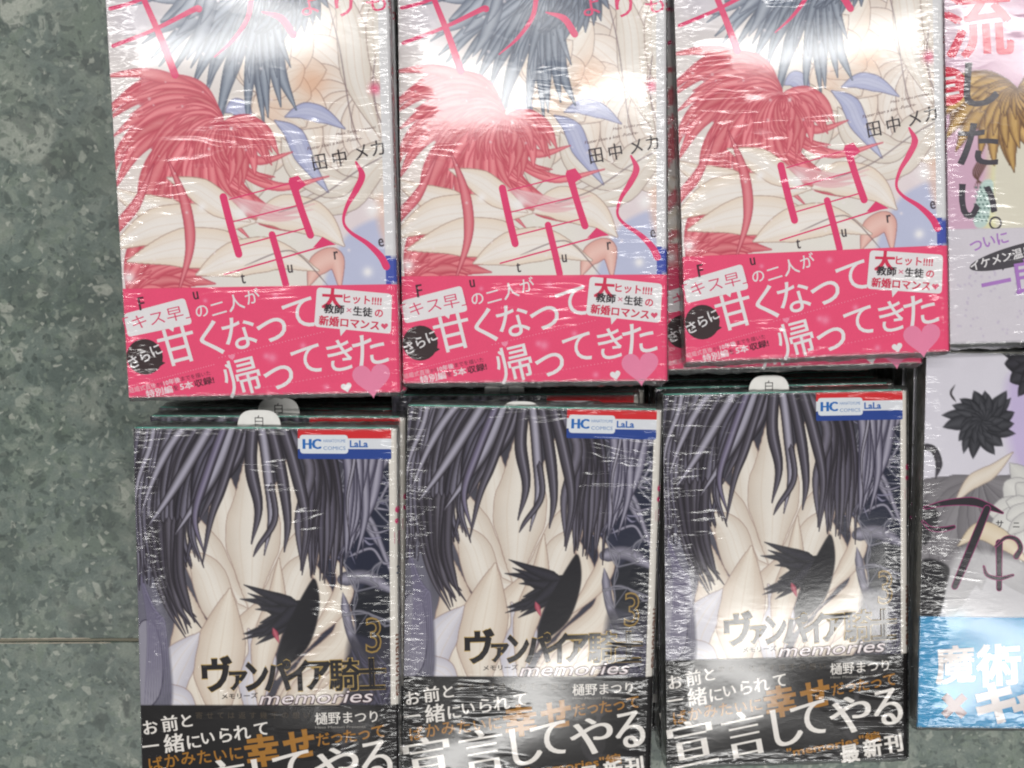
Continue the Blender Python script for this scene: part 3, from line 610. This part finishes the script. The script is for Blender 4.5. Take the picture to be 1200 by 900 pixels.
# ---- cover of kind D: pale cover with black plumes, blue band
def art_pale():
    A = Art(W, H, 0.45, (210, 206, 216)); q = lambda *p: mp(mapB, *p)
    A.poly(q((1180, 470), (1205, 430), (1330, 420), (1330, 560), (1205, 560)), (188, 172, 210), .9, 3)
    A.bloom(mapB, 1226, 430, 150, 300, 7, 50, 9, 10, (28, 26, 32), (56, 54, 62), None, None, 5, 2, 4)
    A.bloom(mapB, 1152, 494, 0, 360, 16, 42, 6.0, 18, (28, 28, 34), (66, 66, 72), None, None, 6, 3, 6)
    A.stroke(q((1121, 452), (1116, 462), (1122, 472)), 1.0, (60, 56, 60), taper=(.3, .2))
    A.bloom(mapB, 1150, 560, 200, 345, 9, 150, 22, 8, (112, 108, 112), (134, 130, 134), (84, 80, 86), (100, 96, 100), 7, 2, 5)
    A.petal(q((1120, 590), (1140, 566), (1164, 552), (1188, 530)), 7, (206, 190, 172), (220, 210, 198), (130, 112, 106))
    A.poly(q((1122, 652), (1150, 646), (1210, 664), (1240, 700), (1240, 726), (1110, 726)), (198, 196, 198), .8, 1.6)
    A.bloom(mapB, 1216, 600, 60, 300, 7, 60, 12, 14, (196, 194, 192), (212, 210, 206), (130, 126, 130), None, 9, 2, 4)
    A.petal(q((1124, 640), (1150, 622), (1180, 636), (1206, 660)), 9, (206, 188, 160), (220, 206, 184), (120, 104, 96))
    A.stroke(q((1084, 524), (1096, 528), (1102, 544), (1098, 562)), 3.2, (40, 38, 42), (70, 66, 74), taper=(.1, .3))
    A.poly(q((1082, 592), (1100, 600), (1098, 618), (1084, 640)), (50, 48, 52), 1, .5)
    A.poly(q((1080, 660), (1112, 664), (1110, 690), (1100, 726), (1078, 726)), (36, 34, 38), 1, .5)
    w_ = A.win(-1, 122, 113, 175); ys, xs, U, V = w_; A.c[ys, xs] = (54, 142, 190)
    for k in range(40):
        a = rng.uniform(0, 110), rng.uniform(124, 174); A.blot(a[0], a[1], rng.uniform(2, 7), (84, 176, 208), .35)
    return A
def print_pale(cover, band, spine):
    m = mapB; p = Print(0.02); dk = (40, 36, 42); mg = (150, 56, 110)
    def b(P, Wd, c=dk):
        p.brush(mp(m, *P), [x * .4 + .35 for x in Wd], mg); p.brush(mp(m, *P), [x * .4 for x in Wd], c)
    b([(1085, 596), (1110, 590), (1140, 588), (1160, 594), (1176, 601)], [1, 3, 4.5, 3.4, .8]); b([(1158, 596), (1146, 626), (1132, 660), (1120, 688)], [3.6, 4.2, 4, 3.2])
    b([(1083, 612), (1092, 620), (1106, 621), (1119, 618)], [.8, 1.8, 2.4, 1.6])
    b([(1172, 636), (1172, 660), (1172, 690)], [3.4, 3, 2.6]); b([(1168, 640), (1180, 630), (1192, 632), (1197, 642), (1192, 652)], [.8, 1.4, 2, 2.2, 2.8]); b([(1154, 664), (1158, 674), (1172, 678), (1188, 674)], [.6, 1.4, 1.8, .8])
    b([(1220, 596), (1212, 640), (1216, 690)], [3, 3.6, 2]); b([(1240, 600), (1260, 640), (1244, 690)], [3, 3.6, 2])
    p.char('サ', *m(1172.6, 614), 3.8, (56, 54, 60), weight=.02); p.char('ニ', *m(1192, 615), 3.6, (56, 54, 60), weight=.02)
    p.build('title_lettering', cover)
    p = Print(0.30); wh = (216, 208, 206); br = (146, 124, 126)
    p.char('魔', *m(1120, 780), 18.5, wh, 4, weight=.03); p.char('術', *m(1171, 780), 20.5, wh, 4, weight=.035); p.char('×', *m(1119, 829), 22, br, 0, weight=.045)
    p.char('キ', *m(1168, 825), 21, wh, 6, weight=.05); p.char('ャ', *m(1208, 834), 20, wh, 6, weight=.05); p.char('ラ', *m(1250, 822), 20, wh, 6, weight=.05)
    p.build('slogan_lettering', band)
    p = Print(0.0); p.char('魔', 6, 140, 7, wh, 0, weight=.02)
    return p

# ------------------------------------------------------------------ the book
RND = 2.6
PROF = [(W, 0.0), (W + RND * .5, -.25), (W + RND * .87, -1.1), (W + RND, -2.8), (W + RND, -TH + 1.6), (W + RND * .8, -TH + .5), (W, -TH)]   # across the spine
PL = np.concatenate([[0], np.cumsum([math.dist(PROF[i], PROF[i + 1]) for i in range(len(PROF) - 1)])])
def on_spine(s_, off=0.0):
    x = np.interp(s_, PL, [q[0] for q in PROF]); z = np.interp(s_, PL, [q[1] for q in PROF])
    k = np.clip(s_ / 4.0, 0, 1) * math.pi / 2
    return x + off * np.sin(k), z + off * np.cos(k)
def sweep(v0, v1, off, colfn, u_start=0.0, nseg=24):
    """spine sheet"""
    S = np.linspace(u_start, PL[-1], 16); Vv = np.linspace(v0, v1, nseg); x, z = on_spine(S, off)
    V, C = [], []
    for v in Vv:
        for i in range(len(S)): V.append((x[i], -v, z[i])); C.append(colfn(S[i], v))
    n = len(S); F = [(j * n + i, (j + 1) * n + i, (j + 1) * n + i + 1, j * n + i + 1) for j in range(nseg - 1) for i in range(n - 1)]
    return V, F, C
def box(x0, x1, y0, y1, z0, z1):
    V = [(x, y, z) for x in (x0, x1) for y in (y0, y1) for z in (z0, z1)]
    return V, [(0, 1, 3, 2), (4, 6, 7, 5), (0, 4, 5, 1), (2, 3, 7, 6), (0, 2, 6, 4), (1, 5, 7, 3)]
def page_mesh():
    """text block with a gently uneven outline"""
    V, F = [], []; nz = 5
    ring = [(1.2 + 0 * t, -1.0 - 172 * t) for t in np.linspace(0, 1, 14)] + [(1.2 + (W - 2) * t, -173.0) for t in np.linspace(0, 1, 10)[1:]] + [(W - .8, -173 + 172 * t) for t in np.linspace(0, 1, 14)[1:]] + [(W - .8 - (W - 2) * t, -1.0) for t in np.linspace(0, 1, 10)[1:-1]]
    n = len(ring)
    for k in range(nz):
        z = -.45 - (TH - .9) * k / (nz - 1)
        for i, (x, y) in enumerate(ring):
            j = .25 * math.sin(i * 1.7 + k * 2.3); V.append((x + (j if x < 2 else 0), y + (j if abs(y + 173) < .1 or y > -1.1 else 0), z))
    for k in range(nz - 1):
        for i in range(n): F.append((k * n + i, (k + 1) * n + i, (k + 1) * n + (i + 1) % n, k * n + (i + 1) % n))
    F.append(tuple(range(n))[::-1]); F.append(tuple((nz - 1) * n + i for i in range(n)))
    return mesh('page_block', V, F, M_PAGE)
PAGE_ME = page_mesh()
def wrap_mesh(seed):
    """shrink film round the edges: a crumpled skirt a little outside the block, gathered at head and foot"""
    r = np.random.default_rng(seed); pts = []
    def side(a, b, n, out, nx_, ny_):
        for t in np.linspace(0, 1, n, endpoint=False):
            pts.append((a[0] + (b[0] - a[0]) * t, a[1] + (b[1] - a[1]) * t, out, nx_, ny_))
    side((0, 0), (0, -H), 70, .35, -1, 0); side((0, -H), (W + RND, -H), 60, 2.6, 0, -1); side((W + RND, -H), (W + RND, 0), 70, .35, 1, 0); side((W + RND, 0), (0, 0), 60, 2.4, 0, 1)
    rows = [(.30, -.6), (.32, .1), (-.3, .55), (-TH * .25, .8), (-TH * .5, 1.0), (-TH * .75, .8), (-TH + .2, .4), (-TH - .2, 0)]
    n = len(pts); V = []; j1 = np.convolve(r.normal(0, 1, n + 8), np.ones(4) / 4, 'same')[4:-4] if n else 0
    for z, o in rows:
        j2 = r.normal(0, 1, n)
        for i, (x, y, out, nx_, ny_) in enumerate(pts):
            k = o * out + (.15 * j2[i] + .35 * j1[i]) * min(out, 1.2) * (o if o > 0 else .3)
            V.append((x + nx_ * max(k, -.8), y + ny_ * max(k, -.8), z + .06 * j2[i]))
    F = [(k * n + i, (k + 1) * n + i, (k + 1) * n + (i + 1) % n, k * n + (i + 1) % n) for k in range(len(rows) - 1) for i in range(n)]
    return mesh('plastic_wrap', V, F, M_WRAP, smooth=True)
WRAPS = [wrap_mesh(k) for k in range(4)]

KINDS = {}
def spine_colour(kind):
    def f(s_, v):
        if kind == 'rose': return (70, 84, 168) if 116 < v < 128 else (216, 214, 216)
        if kind == 'dark': return (214, 208, 200)
        if kind == 'lilac': return (214, 200, 208)
        return (90, 88, 94)
    return f
BAND = {'rose': (128, PINK), 'dark': (124, (23, 20, 21)), 'lilac': (124, (206, 200, 208)), 'pale': (122, (54, 142, 190))}
ART = {'rose': (art_rose, print_rose), 'dark': (art_dark, print_dark), 'lilac': (art_lilac, print_lilac), 'pale': (art_pale, print_pale)}
def make_book(kind):
    af, pf = ART[kind]; A = af(); vb, bc = BAND[kind]; vb = A.vs[np.argmin(abs(A.vs - vb))]
    root = bpy.data.objects.new('comic_book', None); col.objects.link(root); root.empty_display_size = .02
    cover = obj('front_cover', A.grid(0, vb + 3, 0.0, name='front_cover'), root)
    A.c[-1] = A.c[-2]
    cv = A.c[:, :].copy()
    band = obj('paper_band', A.grid(vb, H, 0.24, name='paper_band'), root)
    # the band is paper: its top edge and its turn over the spine are real
    V, F, C = sweep(vb, H, .26, lambda s_, v: bc, 0.0)
    o = len(V); V += [(0, -vb, .22), (W, -vb, .22), (W, -vb, .02), (0, -vb, .02), (0, -vb, .22), (0, -H, .22), (-.25, -H, -.6), (-.25, -vb, -.6)]
    F += [(o, o + 1, o + 2, o + 3), (o + 4, o + 5, o + 6, o + 7)]; C += [bc] * 8
    obj('band_turn', mesh('band_turn', V, F, M_INK, np.array(C, float)), band)
    V, F, C = sweep(0, vb + 3, 0.0, spine_colour(kind), 0.0, 60)
    spine = obj('spine', mesh('spine', V, F, M_INK, np.array(C, float)), root)
    p = pf(cover, band, spine)
    off = .03 if kind != 'rose' else .03
    def bend(V):
        x, z = on_spine(V[:, 0], .34); V2 = V.copy(); V2[:, 0] = x; V2[:, 2] = z + (V[:, 2] - V[:, 2].min()) * .0; return V2
    p2 = p
    p2.split()
    for p2.V, p2.F, p2.C in p2.done:
        if p2.F: p2.build('spine_lettering', spine, bend)
    V, F = box(0, W, -H, 0, -TH, -TH + .25); obj('back_cover', mesh('back_cover', V, F, M_INK, np.full((8, 3), 205.)), root)
    V, F = box(0, W, -H, 0, -.30, -.02); obj('cover_board', mesh('cover_board', V, F, M_PAGE), root)
    V, F = box(.4, W - .5, -H + .5, .55, -.75, -.45); obj('endpaper', mesh('endpaper', V, F, M_TEAL if kind in ('dark', 'rose') else M_PAGE), root)
    obj('page_block', PAGE_ME, root)
    obj('plastic_wrap', WRAPS[0], root)
    low = (A.grid(0, vb + 3, 0.0, skip=4, name='front_cover'), A.grid(vb, H, .22, skip=4, name='paper_band'))
    KINDS[kind] = low
    return root
def copy_tree(o, parent=None):
    c = o.copy(); col.objects.link(c)
    if parent: c.parent = parent
    for ch in o.children: copy_tree(ch, c)
    return c
def all_of(o):
    yield o
    for c in o.children: yield from all_of(c)

# stack: top book pose (mm, lens origin; degrees), number of books, jitter of the books below
protos = {}
def pose(o, x, y, z, yaw, tx, ty, sz=1.0):
    o.matrix_world = Matrix.Translation((x * MM, y * MM, (z - FLOOR) * MM)) @ (rot('Z', R_(yaw)) @ rot('Y', R_(ty)) @ rot('X', R_(tx))).to_4x4() @ Matrix.Diagonal((1, 1, sz, 1))
ORD = ['top', 'second', 'third', 'fourth', 'fifth', 'sixth', 'seventh', 'eighth']
_first = set()
def stack(kind, n, P, jit, place, look, top_label, film, seed):
    x, y, z, yaw, tx, ty = P; out = []
    c0 = Vector((x, y, z)) + (rot('Z', R_(yaw)) @ rot('Y', R_(ty)) @ rot('X', R_(tx))) @ Vector((W / 2, -H / 2, 0))
    Ht = c0.z - FLOOR; wedge = (abs(tx) * H * .5 + abs(ty) * W * .5) * math.pi / 180
    pitch = Ht / n; th = pitch - .7 - wedge / n * .55
    rs = random.Random(seed)
    for k in range(n):
        if kind not in protos: o = protos[kind] = make_book(kind)
        else: o = copy_tree(protos[kind])
        f = 1 - k / n
        dx, dy, dr = (0, 0, 0) if k == 0 else (jit[k - 1] if k - 1 < len(jit) else (rs.uniform(-1.5, 1.5), rs.uniform(-2, 2), rs.uniform(-.8, .8)))
        Rm = rot('Z', R_(yaw + dr)) @ rot('Y', R_(ty * f)) @ rot('X', R_(tx * f))
        zc = FLOOR + pitch * (n - k) - (pitch - th) * (.0 if k == 0 else .35)
        c = Vector((c0.x + dx, c0.y + dy, zc)) - Rm @ Vector((W / 2, -H / 2, 0))
        o.matrix_world = Matrix.Translation(Vector((c.x, c.y, c.z - FLOOR)) * MM) @ Rm.to_4x4() @ Matrix.Diagonal((1, 1, th / TH, 1))
        for q in all_of(o):
            q['film_seed'] = float(seed * 3.1 + k * 1.7); q['film_roll'] = film[0] if k == 0 else 0.0; q['film_pitch'] = film[1] if k == 0 else 0.0; q['film_twist'] = film[2] if k == 0 else 0.0
            st = q.name.split('.')[0]
            if k and st == 'front_cover': q.data = KINDS[kind][0]
            if k and st == 'paper_band': q.data = KINDS[kind][1]
            if st == 'plastic_wrap': q.data = WRAPS[(k + seed) % 4]
        lab = top_label if k == 0 else '%s, %s from top of the %s stack' % (look, ORD[k], place)
        tag(o, lab, 'comic book', 'shrink-wrapped comic books in stacks')
        out.append((o, Rm, c, th))
    return out

# ------------------------------------------------------------------ floor of terrazzo tiles
def floor_mat():
    t = NT('terrazzo'); tc = t.n('NewGeometry').outputs['Position']
    wn = t.n('TexNoise', {'Vector': tc, 'Scale': 60.0, 'Detail': 3.0}).outputs['Color']
    warp = t.n('VectorMath', {0: t.n('VectorMath', {0: wn, 1: (.5, .5, .5)}, operation='SUBTRACT').outputs[0], 3: 0.012}, operation='SCALE').outputs[0]
    p = t.n('VectorMath', {0: tc, 1: warp}, operation='ADD').outputs[0]
    base = t.ramp(t.n('TexNoise', {'Vector': p, 'Scale': 55.0, 'Detail': 9.0, 'Roughness': .72}).outputs[0], [(0.30, lin((80, 94, 89))), (0.5, lin((108, 120, 113))), (0.70, lin((136, 142, 131)))])
    cur = base
    for sc, lo, hi, seed in ((34.0, .80, .82, 1.0), (64.0, .74, .78, 5.0), (140.0, .72, .78, 9.0), (260.0, .66, .74, 14.0), (520.0, .72, .80, 23.0)):
        q = t.n('VectorMath', {0: p, 1: (seed, seed * .7, seed * .3)}, operation='ADD').outputs[0]
        v = t.n('TexVoronoi', {'Vector': q, 'Scale': sc, 'Randomness': 1.0}, feature='F1')
        e = t.n('TexVoronoi', {'Vector': q, 'Scale': sc, 'Randomness': 1.0}, feature='DISTANCE_TO_EDGE').outputs[0]
        s_ = t.n('SeparateColor', {0: v.outputs['Color']})
        pick = t.n('MapRange', {0: s_.outputs[0], 1: lo - .06, 2: hi + .06}).outputs[0]
        edge = t.n('MapRange', {0: e, 1: .0, 2: .12}).outputs[0]
        chip = t.ramp(s_.outputs[1], [(0.0, lin((50, 60, 57))), (0.4, lin((76, 88, 82))), (0.62, lin((106, 120, 106))), (0.85, lin((146, 154, 142))), (1.0, lin((186, 188, 176)))])
        cur = t.n('Mix', {0: t.math('MULTIPLY', t.math('MULTIPLY', pick, edge), .62), 6: cur, 7: chip}, data_type='RGBA').outputs[2]
    sp = t.n('TexNoise', {'Vector': tc, 'Scale': 900.0, 'Detail': 2.0}).outputs[0]
    dirt = t.n('TexNoise', {'Vector': tc, 'Scale': 9.0, 'Detail': 3.0}).outputs[0]
    k = t.math('ADD', t.math('MULTIPLY', sp, .5), t.math('ADD', t.math('MULTIPLY', dirt, .35), .5))
    cur = t.n('VectorMath', {0: cur, 3: k}, operation='SCALE').outputs[0]
    b = t.n('BsdfPrincipled', {'Base Color': cur, 'Roughness': .38, 'Specular IOR Level': .45})
    t.surf(b.outputs[0]); return t.m
M_FLOOR = floor_mat(); M_GROUT = simple('grout', (124, 120, 106), .9, noise=900)
Z0 = 0.0
V, F = box(-900, 900, -900, 900, -12, -1.2)
fl = obj('floor', mesh('floor', V, F, M_GROUT)); tag(fl, kind='structure')
def tile_mesh(w_, h_, seed):
    r = random.Random(seed); V, F = [], []; b = .45
    n = 14
    per = [(-w_ / 2 + w_ * i / n, -h_ / 2) for i in range(n)] + [(w_ / 2, -h_ / 2 + h_ * i / n) for i in range(n)] + [(w_ / 2 - w_ * i / n, h_ / 2) for i in range(n)] + [(-w_ / 2, h_ / 2 - h_ * i / n) for i in range(n)]
    m = len(per)
    for k, (ins, z) in enumerate(((0, -3), (0, -.5), (b, 0))):
        for x, y in per:
            j = r.uniform(-.25, .25) if k else 0
            V.append((x - math.copysign(ins, x) + j * (abs(abs(x) - w_ / 2) < .01), y - math.copysign(ins, y) + j * (abs(abs(y) - h_ / 2) < .01), z))
    for k in range(2):
        for i in range(m): F.append((k * m + i, k * m + (i + 1) % m, (k + 1) * m + (i + 1) % m, (k + 1) * m + i))
    F.append(tuple(2 * m + i for i in range(m)))
    return mesh('tile', V, F, M_FLOOR)
TILE = [tile_mesh(198.4, 598.4, s_) for s_ in range(3)]
JY = 570 * math.tan(math.atan((450 - 748) / 1287) - R_(3.532))        # the joint that shows at the left, mm
for i in range(-4, 4):
    for j in range(-2, 2):
        o = obj('tile', TILE[(i * 2 + j) % 3], fl)
        o.location = ((i * 200 + 10) * MM, (JY + 300 + j * 600) * MM, 0)

def residue(x0, x1, y, seed):
    """pale grout haze and chipped glaze along the joint"""
    r = np.random.default_rng(seed); X = np.linspace(x0, x1, 60); n = len(X)
    k = np.convolve(r.uniform(0, 1, n + 6), np.ones(3) / 3, 'same')[3:-3]; wv = .18 + .5 * k; wv[0] = wv[-1] = .05
    c = y + .12 * np.convolve(r.normal(0, 1, n + 6), np.ones(5) / 5, 'same')[3:-3]
    V = [(a, b + w_ / 2, .05) for a, b, w_ in zip(X, c, wv)] + [(a, b - w_ / 2, .05) for a, b, w_ in zip(X, c, wv)]
    obj('grout_residue', mesh('grout_residue', V, [(i, n + i, n + i + 1, i + 1) for i in range(n - 1)], M_RES), fl)
M_RES = simple('pale_grout_haze', (176, 166, 150), .9, noise=1500)
residue(-262, -200, JY - 1.25, 1); residue(-258, -211, JY + 1.15, 2); residue(-330, -266, JY - 1.2, 3)

# ------------------------------------------------------------------ the stacks
T1 = stack('rose', 7, (-157.5, 139.2, -457.7, 1.03, 3.43, .77), [(.8, -.5, .2), (-.6, 1, -.5)], 'upper left pink-banded', 'pink-banded comic',
           'leftmost pink-banded comic in the upper row, glare across its slate ribbons at top left', (0.0, -0.062, 0.45), 1)
T2 = stack('rose', 6, (-40.3, 145.1, -476.9, .48, -.67, .70), [(.5, 1.5, .4), (-1.0, 2, -.4)], 'upper middle pink-banded', 'pink-banded comic',
           'middle pink-banded comic in the upper row, curved streak of light below its slate ribbons', (0.0, 0.0, 0.0), 2)
T3 = stack('rose', 6, (77.3, 153.7, -480.1, 2.47, .11, -2.09), [(-4.6, -5.0, -.8), (-3.2, -3, -1.2), (-1, 0, -.5)], 'upper right-hand pink-banded', 'pink-banded comic',
           'rightmost pink-banded comic, turned slightly and overlapping the lilac comic beside it', (0.0, 0.0, 0.0), 3)
T4 = stack('lilac', 6, (193.2, 161.6, -484.0, 1.47, -1.3, 1.2), [(1, .5, .3)], 'upper right lilac', 'lilac comic with pale band',
           'lilac comic with pale purple-lettered band, cut off by the right edge', (0.0, 0.03, 0.2), 4)
L1 = stack('dark', 6, (-157.0, -48.9, -480.4, -.08, .97, -.67), [(2.2, 3.6, -.25), (1.5, 6.0, -.5), (3, 7, 0), (1, 4, 0)], 'lower left black-banded', 'black-banded comic',
           'leftmost black-banded comic in the lower row, glare down its left side', (0.02, 0.0, -1.0), 5)
L2 = stack('dark', 5, (-38.1, -40.0, -490.1, -1.23, 1.35, 2.19), [(-6.5, 4.6, 1.3), (-3, 6.0, .8), (-2, 3, .4)], 'lower middle black-banded', 'black-banded comic',
           'middle black-banded comic in the lower row, bright crinkled film along its right edge', (-0.02, -0.095, 0.65), 6)
L3 = stack('dark', 4, (78.5, -36.4, -504.9, .92, -1.22, 1.38), [(-.8, 2.0, .2), (-2.5, 4.5, -.3), (-1, 6, .4)], 'lower right-hand black-banded', 'black-banded comic',
           'rightmost black-banded comic, broad glare over its title and whole band visible', (0.0, 0.004, 0.36), 7)
L4 = stack('pale', 5, (198.7, -16.6, -499.8, -.52, -1.2, -1.2), [(.3, -.5, .2)], 'lower right', 'blue-banded pale comic',
           'pale comic with black plumes and bright blue band at lower right', (0.0, 0.030, 0.15), 8)

# ------------------------------------------------------------------ sales slips sticking out of the dark comics
def slip_mesh():
    pts = [(-9.5, -22), (9.5, -22)] + [(9.5 * math.copysign(abs(math.cos(a)) ** .55, math.cos(a)), -1 + 8.0 * math.sin(a) ** .9) for a in np.linspace(0, math.pi, 22)]
    n = len(pts); V = [(x, y, 0) for x, y in pts] + [(x, y, -.25) for x, y in pts]
    F = [tuple(range(n)), tuple(range(n, 2 * n))[::-1]] + [(i, (i + 1) % n, n + (i + 1) % n, n + i)[::-1] for i in range(n)]
    return mesh('sales_slip', V, F, M_SLIP)
SLIP = slip_mesh(); GL = None
def slip(entry, u, lift, label, dz=-1.6):
    global GL
    bo, Rm, c, th = entry
    o = bpy.data.objects.new('sales_slip', None); col.objects.link(o)
    p = Vector((c.x, c.y, c.z - FLOOR)) + Rm @ Vector((u, lift, dz))
    o.matrix_world = Matrix.Translation(p * MM) @ (Rm @ rot('X', R_(4))).to_4x4()
    tag(o, label, 'paper slip', 'sales slips sticking out of the comics')
    obj('slip_card', SLIP, o)
    if GL is None:
        q = Print(.03); q.char('白', 0, -2.2, 5.2, (40, 38, 40), weight=.0); q.F = q.F; a = q.build('lettering', o); GL = a.data
    else: obj('lettering', GL, o)
slip(L1[0], 54.5, 1.0, 'white slip with black character in the top copy of the lower left stack')
slip(L1[1], 57.5, 1.6, 'white slip half hidden behind the front slip of the lower left stack')
slip(L2[0], 51.0, -4.2, 'white slip peeking over the top copy of the lower middle stack')
slip(L2[1], 52.0, .5, 'greyish shaded slip behind the front slip of the lower middle stack')
slip(L3[0], 50.0, 1.2, 'white slip with black character on the stack below the right-hand pink comic')
